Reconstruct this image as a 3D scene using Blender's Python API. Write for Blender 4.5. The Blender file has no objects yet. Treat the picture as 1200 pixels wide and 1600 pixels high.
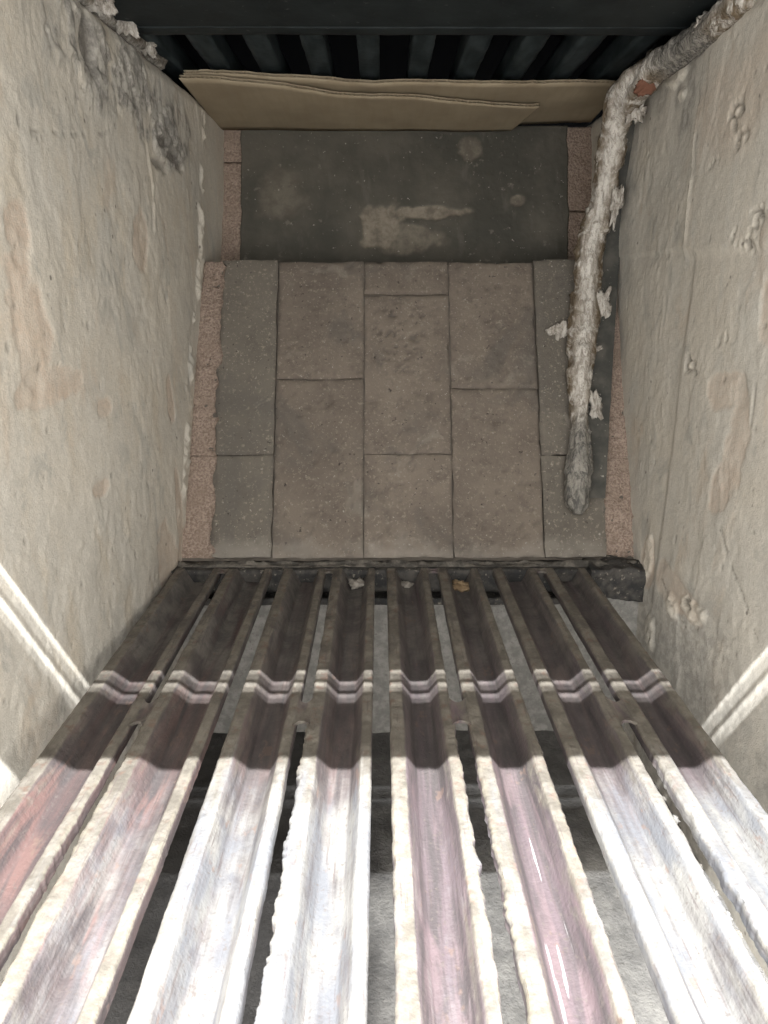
import bpy, math
import numpy as np
from mathutils import Vector

S = 0.325          # one working unit (camera height above the grate) in metres
sc = bpy.context.scene

# ------------------------------------------------------------------ camera
cam_d = bpy.data.cameras.new('camera')
cam = bpy.data.objects.new('camera', cam_d)
sc.collection.objects.link(cam)
cam.location = (0, 0, 1.0 * S)
cam.rotation_euler = (math.radians(90 - 17.413), 0, math.radians(-0.298))
cam_d.sensor_fit = 'VERTICAL'
cam_d.sensor_height = 24.0
cam_d.lens = 16.5
cam_d.clip_start = 0.01
cam_d.clip_end = 200
cam_d.dof.use_dof = True
cam_d.dof.focus_distance = 2.4 * S
cam_d.dof.aperture_fstop = 18.0
sc.camera = cam

# ------------------------------------------------------------------ light
# a long strip light high in front of the firebox: sharp shadows along its length, soft ones across
LAMP = Vector((-0.6, -4.65, 10.6))
lamp_d = bpy.data.lights.new('strip_light', 'AREA')
lamp_d.shape = 'RECTANGLE'
lamp_d.size = 32.0 * S
lamp_d.size_y = 0.045 * S
lamp_d.energy = 530.0
lamp_d.color = (0.97, 0.985, 1.0)
lamp = bpy.data.objects.new('strip_light', lamp_d)
sc.collection.objects.link(lamp)
lamp.location = LAMP * S
lamp.rotation_euler = (Vector((-0.6, 1.5, 0.0)) - LAMP).to_track_quat('-Z', 'Y').to_euler()

# even, slightly warm light of the bright surroundings, coming in through the open front
world = bpy.data.worlds.new('World')
sc.world = world
world.use_nodes = True
bg = world.node_tree.nodes['Background']
bg.inputs['Color'].default_value = (1.0, 0.978, 0.945, 1)
bg.inputs['Strength'].default_value = 1.0

sc.view_settings.view_transform = 'Standard'
sc.view_settings.look = 'None'
sc.view_settings.gamma = 1.0
sc.view_settings.use_curve_mapping = False
sc.view_settings.exposure = 2.28
sc.render.engine = 'CYCLES'
sc.cycles.use_denoising = True
sc.cycles.max_bounces = 5
sc.cycles.diffuse_bounces = 4
sc.cycles.use_adaptive_sampling = True
sc.cycles.adaptive_threshold = 0.02
sc.cycles.caustics_reflective = False
sc.cycles.caustics_refractive = False

# ------------------------------------------------------------------ noise
_tabs = {}
def vnoise(x, y, seed=0):
    if seed not in _tabs:
        _tabs[seed] = np.random.RandomState(seed + 11).rand(256, 256)
    t = _tabs[seed]
    x = np.asarray(x, float); y = np.asarray(y, float)
    xi = np.floor(x).astype(int); yi = np.floor(y).astype(int)
    fx = x - xi; fy = y - yi
    fx = fx * fx * fx * (fx * (fx * 6 - 15) + 10)
    fy = fy * fy * fy * (fy * (fy * 6 - 15) + 10)
    a = t[xi & 255, yi & 255]; b = t[(xi + 1) & 255, yi & 255]
    c = t[xi & 255, (yi + 1) & 255]; d = t[(xi + 1) & 255, (yi + 1) & 255]
    return a + (b - a) * fx + (c - a) * fy + (a - b - c + d) * fx * fy

def fbm(x, y, seed=0, octv=4, gain=0.5):
    s = 0.0; amp = 1.0; tot = 0.0; fr = 1.0
    for o in range(octv):
        s = s + amp * vnoise(x * fr + 17.3 * o, y * fr + 5.7 * o, seed + o)
        tot += amp; amp *= gain; fr *= 2.03
    return s / tot

def sstep(a, b, x):
    t = np.clip((x - a) / (b - a), 0, 1)
    return t * t * (3 - 2 * t)

def blob(U, V, u, v, ru, rv, rough=0.7, freq=9.0, soft=0.10, seed=50):
    d = np.sqrt(((U - u) / ru) ** 2 + ((V - v) / rv) ** 2)
    d = d + (fbm(U * freq, V * freq, seed, 4) - 0.5) * 2 * rough
    return sstep(1 + soft, 1 - soft, d)

def polydist(U, V, pts):
    best = np.full(np.shape(U), 1e9)
    for (a, b), (c, d) in zip(pts[:-1], pts[1:]):
        L2 = (c - a) ** 2 + (d - b) ** 2
        t = np.clip(((U - a) * (c - a) + (V - b) * (d - b)) / L2, 0, 1)
        best = np.minimum(best, np.hypot(U - a - t * (c - a), V - b - t * (d - b)))
    return best

# ------------------------------------------------------------------ mesh helpers
def mesh(name, verts, faces, mats, attrs=None, smooth=True, angle=None):
    me = bpy.data.meshes.new(name)
    v = np.asarray(verts, float) * S
    me.from_pydata(v.tolist(), [], faces if isinstance(faces, list) else faces.tolist())
    for m in (mats if isinstance(mats, (list, tuple)) else [mats]):
        me.materials.append(m)
    if attrs:
        for k, a in attrs.items():
            at = me.attributes.new(k, 'FLOAT', 'POINT')
            at.data.foreach_set('value', np.asarray(a, np.float32).ravel())
    me.update()
    if smooth:
        me.polygons.foreach_set('use_smooth', [True] * len(me.polygons))
        if angle:
            me.set_sharp_from_angle(angle=math.radians(angle))
    return me

def obj(name, me, parent=None, loc=(0, 0, 0)):
    o = bpy.data.objects.new(name, me)
    sc.collection.objects.link(o)
    o.location = Vector(loc) * S
    if parent is not None:
        o.parent = parent
    return o

def part(name, verts, faces, mat, parent=None, base=(0, 0, 0), **kw):
    """a mesh object; world verts are stored relative to base, the thing's place"""
    v = np.asarray(verts, float) - np.asarray(base, float)
    me = mesh(name, v, faces, mat, **kw)
    return obj(name, me, parent, base if parent is None else (0, 0, 0))

def empty(name, base):
    o = bpy.data.objects.new(name, None)
    o.empty_display_size = 0.05
    sc.collection.objects.link(o)
    o.location = Vector(base) * S
    return o

def tag(o, label, cat=None, group=None, kind=None):
    o['label'] = label
    if cat: o['category'] = cat
    if group: o['group'] = group
    if kind: o['kind'] = kind
    return o

def gridfaces(nu, nv, off=0, flip=False):
    i = np.arange(nu - 1)[:, None] * nv + np.arange(nv - 1)[None, :]
    i = i.ravel() + off
    f = np.stack([i, i + nv, i + nv + 1, i + 1], 1)
    return f[:, ::-1] if flip else f

def slab(P, back, flip=False, full=False):
    """solid from a front surface P (nu,nv,3) and a vector pointing to its back"""
    nu, nv = P.shape[:2]
    front = P.reshape(-1, 3)
    if full:
        ring = [i * nv for i in range(nu)] + [(nu - 1) * nv + j for j in range(1, nv)] + \
               [i * nv + nv - 1 for i in range(nu - 2, -1, -1)] + [j for j in range(nv - 2, 0, -1)]
        n0 = len(front)
        F = gridfaces(nu, nv, 0, flip).tolist() + gridfaces(nu, nv, n0, not flip).tolist()
        for k in range(len(ring)):
            a, b = ring[k], ring[(k + 1) % len(ring)]
            q = [a, b, n0 + b, n0 + a]
            F.append(q if flip else q[::-1])
        return np.vstack([front, front + np.asarray(back, float)]), F, n0
    ring = [i * nv for i in range(nu)] + [(nu - 1) * nv + j for j in range(1, nv)] + \
           [i * nv + nv - 1 for i in range(nu - 2, -1, -1)] + [j for j in range(nv - 2, 0, -1)]
    n0 = len(front)
    bk = front[ring] + np.asarray(back, float)
    F = gridfaces(nu, nv, 0, flip).tolist()
    m = len(ring)
    for k in range(m):
        q = [ring[k], ring[(k + 1) % m], n0 + (k + 1) % m, n0 + k]
        F.append(q if flip else q[::-1])
    last = [n0 + k for k in range(m)]
    F.append(last if flip else last[::-1])
    return np.vstack([front, bk]), F, n0

def box(x0, x1, y0, y1, z0, z1):
    v = [(x, y, z) for x in (x0, x1) for y in (y0, y1) for z in (z0, z1)]
    f = [[0, 1, 3, 2], [4, 6, 7, 5], [0, 4, 5, 1], [2, 3, 7, 6], [0, 2, 6, 4], [1, 5, 7, 3]]
    return np.array(v, float), f

def rough_box(x0, x1, y0, y1, z0, z1, n=(24, 10, 10), amp=0.01, fr=14, seed=3):
    """closed box of subdivided faces whose surface is pushed about by noise"""
    V = []; F = []
    idx = {}
    nx, ny, nz = n
    def vid(i, j, k):
        key = (i, j, k)
        if key not in idx:
            idx[key] = len(V)
            V.append((x0 + (x1 - x0) * i / nx, y0 + (y1 - y0) * j / ny, z0 + (z1 - z0) * k / nz))
        return idx[key]
    for i in range(nx):
        for j in range(ny):
            F.append([vid(i, j, 0), vid(i, j + 1, 0), vid(i + 1, j + 1, 0), vid(i + 1, j, 0)])
            F.append([vid(i, j, nz), vid(i + 1, j, nz), vid(i + 1, j + 1, nz), vid(i, j + 1, nz)])
    for i in range(nx):
        for k in range(nz):
            F.append([vid(i, 0, k), vid(i + 1, 0, k), vid(i + 1, 0, k + 1), vid(i, 0, k + 1)])
            F.append([vid(i, ny, k), vid(i, ny, k + 1), vid(i + 1, ny, k + 1), vid(i + 1, ny, k)])
    for j in range(ny):
        for k in range(nz):
            F.append([vid(0, j, k), vid(0, j, k + 1), vid(0, j + 1, k + 1), vid(0, j + 1, k)])
            F.append([vid(nx, j, k), vid(nx, j + 1, k), vid(nx, j + 1, k + 1), vid(nx, j, k + 1)])
    V = np.array(V)
    x, y, z = V.T
    d = np.stack([fbm(y * fr + 3, z * fr + x * fr, seed), fbm(x * fr, z * fr + y * 3, seed + 7),
                  fbm(x * fr, y * fr + z * 3, seed + 14)], 1) - 0.5
    return V + d * 2 * amp, F

def clump(r, seed, squash=0.6, n=14, amp=0.45):
    """a crumbly lump: a noisy squashed ball"""
    th = np.linspace(0, math.pi, n); ph = np.linspace(0, 2 * math.pi, 2 * n, endpoint=False)
    T, Pp = np.meshgrid(th, ph, indexing='ij')
    k = 1 + amp * 2 * (fbm(3 + 2.2 * np.sin(T) * np.cos(Pp), 3 + 2.2 * np.sin(T) * np.sin(Pp) + 1.7 * np.cos(T), seed, 4, 0.6) - 0.5)
    V = np.stack([r * k * np.sin(T) * np.cos(Pp), r * k * np.sin(T) * np.sin(Pp), r * squash * k * np.cos(T)], 2).reshape(-1, 3)
    F = []
    m = 2 * n
    for i in range(n - 1):
        for j in range(m):
            F.append([i * m + j, (i + 1) * m + j, (i + 1) * m + (j + 1) % m, i * m + (j + 1) % m])
    return V, F

# ------------------------------------------------------------------ materials
class Mat:
    def __init__(self, name):
        self.m = bpy.data.materials.new(name)
        self.m.use_nodes = True
        self.t = self.m.node_tree
        self.n = self.t.nodes
        self.b = self.n['Principled BSDF']
        self.b.inputs['Specular IOR Level'].default_value = 0.25
        tc = self.n.new('ShaderNodeTexCoord')
        self.obj = tc.outputs['Object']
        self.geo = self.n.new('ShaderNodeNewGeometry').outputs['Position']
    def link(self, a, b): self.t.links.new(a, b)
    def setin(self, sock, v):
        if isinstance(v, bpy.types.NodeSocket): self.link(v, sock)
        elif isinstance(v, (tuple, list)) and len(v) == 3 and sock.type == 'RGBA': sock.default_value = (*v, 1)
        else: sock.default_value = v
    def map(self, vec, scale=(1, 1, 1), loc=(0, 0, 0)):
        n = self.n.new('ShaderNodeMapping')
        self.link(vec, n.inputs['Vector'])
        n.inputs['Scale'].default_value = scale
        self.setin(n.inputs['Location'], loc)
        return n.outputs[0]
    def noise(self, vec, scale, detail=4, rough=0.55, dist=0.0):
        n = self.n.new('ShaderNodeTexNoise')
        self.link(vec, n.inputs['Vector'])
        n.inputs['Scale'].default_value = scale
        n.inputs['Detail'].default_value = min(detail, 2 if scale >= 200 else 3 if scale >= 50 else 4)
        n.inputs['Roughness'].default_value = rough
        n.inputs['Distortion'].default_value = dist
        return n.outputs['Fac']
    def voro(self, vec, scale, feat='F1'):
        n = self.n.new('ShaderNodeTexVoronoi')
        n.feature = feat
        self.link(vec, n.inputs['Vector'])
        n.inputs['Scale'].default_value = scale
        return n.outputs['Distance']
    def ramp(self, fac, a, b, lo=0.0, hi=1.0):
        n = self.n.new('ShaderNodeMapRange')
        n.interpolation_type = 'SMOOTHSTEP'
        self.setin(n.inputs['Value'], fac)
        n.inputs['From Min'].default_value = a
        n.inputs['From Max'].default_value = b
        n.inputs['To Min'].default_value = lo
        n.inputs['To Max'].default_value = hi
        return n.outputs[0]
    def mix(self, fac, a, b, mode='MIX'):
        n = self.n.new('ShaderNodeMix')
        n.data_type = 'RGBA'; n.blend_type = mode
        self.setin(n.inputs[0], fac)
        self.setin(n.inputs[6], a)
        self.setin(n.inputs[7], b)
        return n.outputs[2]
    def math(self, op, a, b=0.0):
        n = self.n.new('ShaderNodeMath')
        n.operation = op
        self.setin(n.inputs[0], a)
        self.setin(n.inputs[1], b)
        return n.outputs[0]
    def attr(self, name):
        n = self.n.new('ShaderNodeAttribute')
        n.attribute_name = name
        return n.outputs['Fac']
    def rand(self):
        return self.n.new('ShaderNodeObjectInfo').outputs['Random']
    def bump(self, h, strength=0.4, dist=0.002):
        n = self.n.new('ShaderNodeBump')
        n.inputs['Strength'].default_value = strength
        n.inputs['Distance'].default_value = dist
        self.link(h, n.inputs['Height'])
        self.link(n.outputs[0], self.b.inputs['Normal'])
    def done(self, col, rough=0.9, metal=0.0):
        self.setin(self.b.inputs['Base Color'], col)
        self.setin(self.b.inputs['Roughness'], rough)
        self.setin(self.b.inputs['Metallic'], metal)
        return self.m

def plaster_mat(name, warm):
    m = Mat(name)
    big = m.noise(m.geo, 5.5, 4, 0.6)
    mid = m.noise(m.map(m.geo, (1, 1, 0.45)), 26, 5, 0.62, 0.4)
    streak = m.noise(m.map(m.geo, (1, 1, 0.10)), 60, 4, 0.6)
    fine = m.noise(m.geo, 420, 3, 0.6)
    c = m.mix(m.ramp(big, 0.36, 0.66), (0.55, 0.505, 0.43), (0.515, 0.486, 0.43))
    c = m.mix(m.ramp(mid, 0.48, 0.72), c, warm)
    c = m.mix(m.ramp(streak, 0.55, 0.75, 0, 0.45), c, (0.39, 0.365, 0.315))
    c = m.mix(m.ramp(m.noise(m.geo, 95, 5, 0.7), 0.58, 0.70, 0, 0.55), c, (0.60, 0.57, 0.50))
    c = m.mix(m.ramp(m.noise(m.map(m.geo, (1, 1, 0.6), (3, 1, 2)), 17, 5, 0.7, 0.8), 0.54, 0.68, 0, 0.7), c, (0.36, 0.345, 0.31))
    c = m.mix(m.ramp(m.noise(m.map(m.geo, (1, 1, 0.5), (1, 7, 2)), 12, 5, 0.7, 0.5), 0.56, 0.70, 0, 0.5), c, (0.49, 0.39, 0.295))
    c = m.mix(m.attr('soot'), c, m.mix(m.ramp(m.noise(m.geo, 70, 5, 0.7), 0.40, 0.62), (0.15, 0.142, 0.132), (0.47, 0.445, 0.40)))  # soot attribute also carries the shade painted below the grate
    pk = m.mix(m.ramp(m.noise(m.geo, 60, 4), 0.35, 0.7), (0.49, 0.37, 0.28), (0.54, 0.45, 0.365))
    c = m.mix(m.attr('pink'), c, pk)
    c = m.mix(m.attr('pale'), c, (0.64, 0.59, 0.50))
    c = m.mix(m.attr('dark'), c, (0.07, 0.062, 0.055))
    spots = m.voro(m.map(m.geo, (1, 1, 0.8)), 70)
    sp = m.math('MULTIPLY', m.ramp(spots, 0.16, 0.07), m.ramp(m.noise(m.geo, 14, 2), 0.55, 0.66))
    c = m.mix(sp, c, (0.16, 0.14, 0.12))
    h = m.math('ADD', m.math('MULTIPLY', m.noise(m.geo, 190, 5, 0.65), 0.7), m.math('MULTIPLY', m.noise(m.geo, 700, 2, 0.6), 0.55))
    c = m.mix(m.ramp(fine, 0.30, 0.70, 0, 0.35), c, (0.33, 0.31, 0.27))
    m.bump(h, 0.5, 0.0016)
    return m.done(c, 0.92)

M = {}
M['plaster_l'] = plaster_mat('plaster_left', (0.53, 0.47, 0.38))
M['plaster_r'] = plaster_mat('plaster_right', (0.51, 0.485, 0.43))

def brick_mat(name, ca, cb, soot):
    m = Mat(name)
    r = m.rand()
    off = m.n.new('ShaderNodeCombineXYZ')
    m.link(m.math('MULTIPLY', r, 7.0), off.inputs[0])
    m.link(m.math('MULTIPLY', r, 3.0), off.inputs[2])
    p = m.map(m.geo, (1, 1, 1), off.outputs[0])
    c = m.mix(m.ramp(m.noise(p, 13, 5, 0.62), 0.32, 0.68), ca, cb)
    c = m.mix(m.ramp(m.noise(p, 38, 5, 0.7), 0.50, 0.72, 0, 0.55), c, soot)
    c = m.mix(m.ramp(m.noise(p, 210, 3, 0.7), 0.56, 0.72, 0, 0.8), c, (0.245, 0.215, 0.175))
    c = m.mix(m.ramp(m.noise(p, 330, 2, 0.6), 0.66, 0.74, 0, 0.8), c, (0.36, 0.34, 0.30))
    c = m.mix(m.ramp(m.noise(m.geo, 7, 4, 0.7, 0.6), 0.52, 0.66, 0, 0.55), c, (0.10, 0.092, 0.082))
    c = m.mix(m.ramp(m.noise(m.map(m.geo, (1, 1, 1), (4, 1, 8)), 20, 4, 0.7, 0.6), 0.58, 0.70, 0, 0.5), c, (0.23, 0.205, 0.175))
    c = m.mix(m.ramp(m.noise(p, 150, 3, 0.6), 0.34, 0.27, 0, 0.85), c, (0.035, 0.030, 0.027))
    c = m.mix(m.math('MULTIPLY', m.attr('edge'), 0.4), c, (0.05, 0.043, 0.038))
    c = m.mix(m.attr('dust'), c, (0.30, 0.275, 0.24))
    hs = m.n.new('ShaderNodeHueSaturation')
    m.link(c, hs.inputs['Color'])
    m.link(m.ramp(r, 0, 1, 0.93, 1.07), hs.inputs['Value'])
    m.bump(m.math('ADD', m.noise(p, 130, 5, 0.7), m.math('MULTIPLY', m.noise(p, 480, 2), 0.4)), 0.6, 0.0018)
    return m.done(hs.outputs[0], 0.9)
M['brick'] = brick_mat('firebrick_grey', (0.140, 0.116, 0.096), (0.182, 0.152, 0.124), (0.094, 0.078, 0.066))
M['brick_smooth'] = brick_mat('firebrick_skimmed', (0.118, 0.105, 0.088), (0.142, 0.126, 0.105), (0.092, 0.082, 0.070))

def porous_mat():
    m = Mat('porous_pink_brick')
    n1 = m.noise(m.geo, 330, 5, 0.7)
    n2 = m.noise(m.geo, 30, 3)
    c = m.mix(m.ramp(n1, 0.34, 0.66), (0.20, 0.148, 0.118), (0.345, 0.272, 0.222))
    c = m.mix(m.ramp(n2, 0.45, 0.7, 0, 0.6), c, (0.24, 0.185, 0.145))
    m.bump(n1, 0.8, 0.003)
    return m.done(c, 0.95)
M['porous'] = porous_mat()

def panel_mat():
    m = Mat('sooty_slab')
    p = m.geo
    c = m.mix(m.ramp(m.noise(p, 9, 5, 0.6), 0.35, 0.7), (0.062, 0.060, 0.050), (0.105, 0.097, 0.080))
    dr = m.noise(m.map(p, (1, 1, 0.12)), 45, 4, 0.6)
    c = m.mix(m.ramp(dr, 0.55, 0.75, 0, 0.6), c, (0.12, 0.112, 0.095))
    c = m.mix(m.ramp(m.noise(p, 60, 4, 0.7), 0.62, 0.72, 0, 0.6), c, (0.17, 0.155, 0.13))
    scr = m.mix(m.ramp(m.noise(p, 45, 5, 0.7), 0.35, 0.65), (0.145, 0.125, 0.10), (0.25, 0.22, 0.175))
    c = m.mix(m.attr('scrape'), c, scr)
    c = m.mix(m.ramp(m.noise(p, 240, 2), 0.70, 0.76, 0, 0.8), c, (0.36, 0.34, 0.30))
    m.bump(m.noise(p, 110, 5, 0.65), 0.5, 0.002)
    return m.done(c, 0.85)
M['panel'] = panel_mat()

def mortar_mat():
    m = Mat('dirty_mortar')
    c = m.mix(m.noise(m.geo, 60, 4), (0.07, 0.06, 0.052), (0.16, 0.14, 0.118))
    m.bump(m.noise(m.geo, 180, 4), 0.6, 0.002)
    return m.done(c, 0.95)
M['mortar'] = mortar_mat()

def sooty_iron():
    m = Mat('sooty_iron')
    n1 = m.noise(m.geo, 24, 4, 0.6)
    c = m.mix(m.ramp(n1, 0.3, 0.7), (0.008, 0.011, 0.012), (0.018, 0.023, 0.024))
    c = m.mix(m.ramp(m.noise(m.geo, 120, 3), 0.66, 0.76, 0, 0.6), c, (0.10, 0.10, 0.095))
    m.bump(m.noise(m.geo, 90, 4), 0.4, 0.001)
    return m.done(c, 0.62)
M['iron'] = sooty_iron()
mm = Mat('blue_black_iron'); mm.bump(mm.noise(mm.geo, 120, 3), 0.5, 0.001)
M['iron_bar'] = mm.done(mm.mix(mm.ramp(mm.noise(mm.map(mm.geo, (1, 0.3, 1)), 60, 4), 0.35, 0.7), (0.012, 0.018, 0.020), (0.036, 0.046, 0.049)), 0.7)

def flue_mat():
    m = Mat('soot_black')
    return m.done((0.006, 0.007, 0.009), 0.95)
M['flue'] = flue_mat()

def scale_iron():
    m = Mat('scaled_dark_iron')
    c = m.mix(m.ramp(m.noise(m.geo, 60, 5, 0.65), 0.35, 0.7), (0.026, 0.026, 0.026), (0.075, 0.069, 0.062))
    c = m.mix(m.ramp(m.noise(m.geo, 160, 3), 0.60, 0.72, 0, 0.8), c, (0.24, 0.215, 0.18))
    m.bump(m.noise(m.geo, 130, 5), 0.6, 0.0015)
    return m.done(c, 0.8)
M['scale'] = scale_iron()

def grate_mat(name, hot, red):
    m = Mat(name)
    P = m.geo
    st = m.map(P, (1, 0.07, 1))
    s1 = m.noise(st, 150, 5, 0.62)
    s2 = m.noise(m.map(P, (1, 0.16, 1)), 60, 5, 0.65, 0.5)
    bl = m.noise(P, 42, 5, 0.68)
    ash = m.attr('ash'); crust = m.attr('crust')
    grime = m.noise(m.map(P, (1, 0.35, 1), (7, 2, 1)), 75, 4, 0.7, 0.6)
    top = m.ramp(m.math('ADD', m.attr('top'), m.math('MULTIPLY', m.math('SUBTRACT', grime, 0.5), 1.5)), 0.28, 0.72)
    base = m.mix(m.ramp(s1, 0.35, 0.68), (0.058, 0.050, 0.050), hot)
    base = m.mix(m.ramp(s2, 0.50, 0.66, 0, 0.9), base, red)
    flange = m.mix(m.ramp(bl, 0.36, 0.64), (0.092, 0.082, 0.068), (0.152, 0.137, 0.114))
    flange = m.mix(m.ramp(m.noise(P, 85, 4), 0.55, 0.70, 0, 0.7), flange, (0.115, 0.075, 0.058))
    sootd_shade = m.mix(m.ramp(bl, 0.35, 0.65), (0.075, 0.070, 0.066), (0.145, 0.132, 0.118))
    base = m.mix(m.math('MULTIPLY', m.attr('sootd_shade'), m.ramp(s2, 0.30, 0.55)), base, sootd_shade)
    flange = m.mix(m.math('MULTIPLY', m.attr('sootd_shade'), m.ramp(grime, 0.46, 0.62, 0, 0.75)), flange, (0.062, 0.056, 0.052))
    c = m.mix(top, base, flange)
    # pale ash lies in long streaks and blotches, thicker where the attribute says so
    f = m.math('ADD', m.math('MULTIPLY', s1, 0.45), m.math('ADD', m.math('MULTIPLY', s2, 0.35), m.math('MULTIPLY', bl, 0.35)))
    f = m.math('ADD', f, m.math('SUBTRACT', ash, 0.5))
    fac = m.ramp(f, 0.48, 0.82)
    ashc = m.mix(m.ramp(m.noise(m.map(P, (1, 0.3, 1)), 55, 4), 0.38, 0.64), (0.112, 0.114, 0.121), (0.178, 0.172, 0.159))
    ashc = m.mix(m.ramp(m.noise(P, 30, 4, 0.7), 0.56, 0.68, 0, 0.7), ashc, (0.085, 0.085, 0.092))
    c = m.mix(fac, c, ashc)
    cr = m.mix(m.ramp(m.noise(P, 90, 4), 0.35, 0.68), (0.118, 0.098, 0.068), (0.158, 0.145, 0.116))
    c = m.mix(m.math('MULTIPLY', crust, m.ramp(m.noise(P, 90, 4), 0.42, 0.58)), c, cr)
    c = m.mix(m.ramp(m.noise(P, 320, 2, 0.7), 0.58, 0.70, 0, 0.6), c, (0.095, 0.080, 0.072))
    c = m.mix(m.ramp(m.noise(m.map(P, (1, 0.05, 1), (5, 1, 2)), 420, 2, 0.7), 0.60, 0.70, 0, 0.55), c, (0.075, 0.058, 0.056))
    c = m.mix(m.ramp(m.noise(m.map(P, (1, 0.5, 1), (1, 9, 2)), 70, 3, 0.7), 0.62, 0.70, 0, 0.6), c, (0.135, 0.095, 0.078))
    fl = m.noise(m.map(P, (1, 0.05, 1), (2, 3, 1)), 290, 2)
    c = m.mix(m.math('MULTIPLY', m.attr('dash'), m.ramp(fl, 0.63, 0.66)), c, (0.34, 0.33, 0.325))
    h = m.math('ADD', m.math('MULTIPLY', s1, 0.5), m.math('ADD', m.noise(P, 260, 4, 0.7), m.math('MULTIPLY', fac, 0.5)))
    m.bump(h, 0.6, 0.0012)
    return m.done(c, m.ramp(fac, 0, 1, 0.62, 0.9))
M['grate1'] = grate_mat('burnt_iron_red', (0.092, 0.063, 0.060), (0.130, 0.080, 0.072))
M['grate2'] = grate_mat('burnt_iron_grey', (0.090, 0.070, 0.068), (0.120, 0.085, 0.080))
M['grate3'] = grate_mat('burnt_iron_mauve', (0.096, 0.074, 0.079), (0.122, 0.090, 0.094))
M['grate4'] = grate_mat('burnt_iron_ashy', (0.095, 0.075, 0.078), (0.12, 0.088, 0.085))

def ash_mat(name, a, b):
    m = Mat(name)
    c = m.mix(m.ramp(m.noise(m.geo, 70, 5, 0.7), 0.35, 0.68), a, b)
    c = m.mix(m.ramp(m.noise(m.geo, 260, 3), 0.62, 0.74, 0, 0.7), c, (0.14, 0.13, 0.12))
    m.bump(m.noise(m.geo, 220, 5, 0.7), 0.7, 0.002)
    return m.done(c, 0.97)
M['ash'] = ash_mat('pale_ash', (0.38, 0.37, 0.35), (0.62, 0.60, 0.56))
M['ash_tan'] = ash_mat('tan_ash', (0.17, 0.115, 0.065), (0.33, 0.245, 0.15))
M['dust'] = ash_mat('grey_dust', (0.17, 0.155, 0.135), (0.30, 0.275, 0.24))
M['dust_dark'] = ash_mat('dark_dust', (0.06, 0.056, 0.05), (0.16, 0.145, 0.125))
M['crumb'] = ash_mat('ash_crumbs', (0.10, 0.097, 0.09), (0.19, 0.182, 0.168))
M['pit'] = ash_mat('pit_concrete', (0.19, 0.185, 0.172), (0.29, 0.28, 0.26))

def pit_floor_mat():
    m = Mat('ash_pit_floor')
    n1 = m.noise(m.geo, 60, 4, 0.65)
    c = m.mix(m.ramp(n1, 0.35, 0.68), (0.26, 0.255, 0.245), (0.38, 0.37, 0.35))
    c = m.mix(m.ramp(m.noise(m.geo, 230, 2), 0.62, 0.72, 0, 0.6), c, (0.15, 0.14, 0.13))
    c = m.mix(m.attr('dark_zone'), c, m.mix(n1, (0.045, 0.044, 0.044), (0.11, 0.105, 0.10)))
    m.bump(m.noise(m.geo, 200, 3, 0.7), 0.7, 0.002)
    return m.done(c, 0.97)
M['pit_floor'] = pit_floor_mat()

def fibre_mat():
    m = Mat('mineral_wool')
    P = m.geo
    n1 = m.noise(P, 55, 5, 0.7, 0.6)
    n2 = m.noise(m.map(P, (1, 1, 0.25)), 190, 5, 0.7, 0.8)
    c = m.mix(m.ramp(n2, 0.33, 0.62), (0.30, 0.27, 0.235), (0.62, 0.59, 0.54))
    c = m.mix(m.math('MULTIPLY', m.attr('stain'), m.ramp(n1, 0.30, 0.56)), c,
              m.mix(n2, (0.07, 0.048, 0.030), (0.20, 0.155, 0.10)))
    c = m.mix(m.ramp(n1, 0.58, 0.70, 0, 0.75), c, (0.20, 0.17, 0.135))
    c = m.mix(m.attr('grey'), c, m.mix(m.ramp(n2, 0.35, 0.65), (0.085, 0.083, 0.078), (0.26, 0.245, 0.215)))
    m.bump(m.math('ADD', n2, m.noise(P, 420, 3)), 0.8, 0.002)
    return m.done(c, 1.0)
M['fibre'] = fibre_mat()

def card_mat():
    m = Mat('corrugated_board')
    st = m.noise(m.map(m.geo, (1, 0.05, 1)), 140, 3)
    c = m.mix(m.ramp(m.noise(m.geo, 14, 3), 0.3, 0.7), (0.245, 0.198, 0.135), (0.31, 0.255, 0.175))
    c = m.mix(m.ramp(st, 0.4, 0.7, 0, 0.25), c, (0.22, 0.165, 0.10))
    c = m.mix(m.attr('torn'), c, (0.34, 0.285, 0.20))
    m.bump(st, 0.25, 0.0006)
    return m.done(c, 0.85)
M['card'] = card_mat()

def strip_mat():
    m = Mat('dark_board')
    c = m.mix(m.ramp(m.noise(m.geo, 45, 5), 0.35, 0.7), (0.050, 0.050, 0.045), (0.095, 0.09, 0.078))
    c = m.mix(m.ramp(m.noise(m.geo, 200, 2), 0.68, 0.74, 0, 0.8), c, (0.35, 0.33, 0.29))
    m.bump(m.noise(m.geo, 120, 4), 0.4, 0.001)
    return m.done(c, 0.8)
M['strip'] = strip_mat()
mm = Mat('rusty_scrap'); M['rust'] = mm.done(mm.mix(mm.noise(mm.geo, 90, 4), (0.10, 0.045, 0.03), (0.18, 0.085, 0.055)), 0.9)
mm = Mat('paving'); M['ground'] = mm.done(mm.mix(mm.noise(mm.geo, 8, 5), (0.30, 0.285, 0.26), (0.38, 0.36, 0.33)), 0.9)

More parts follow.
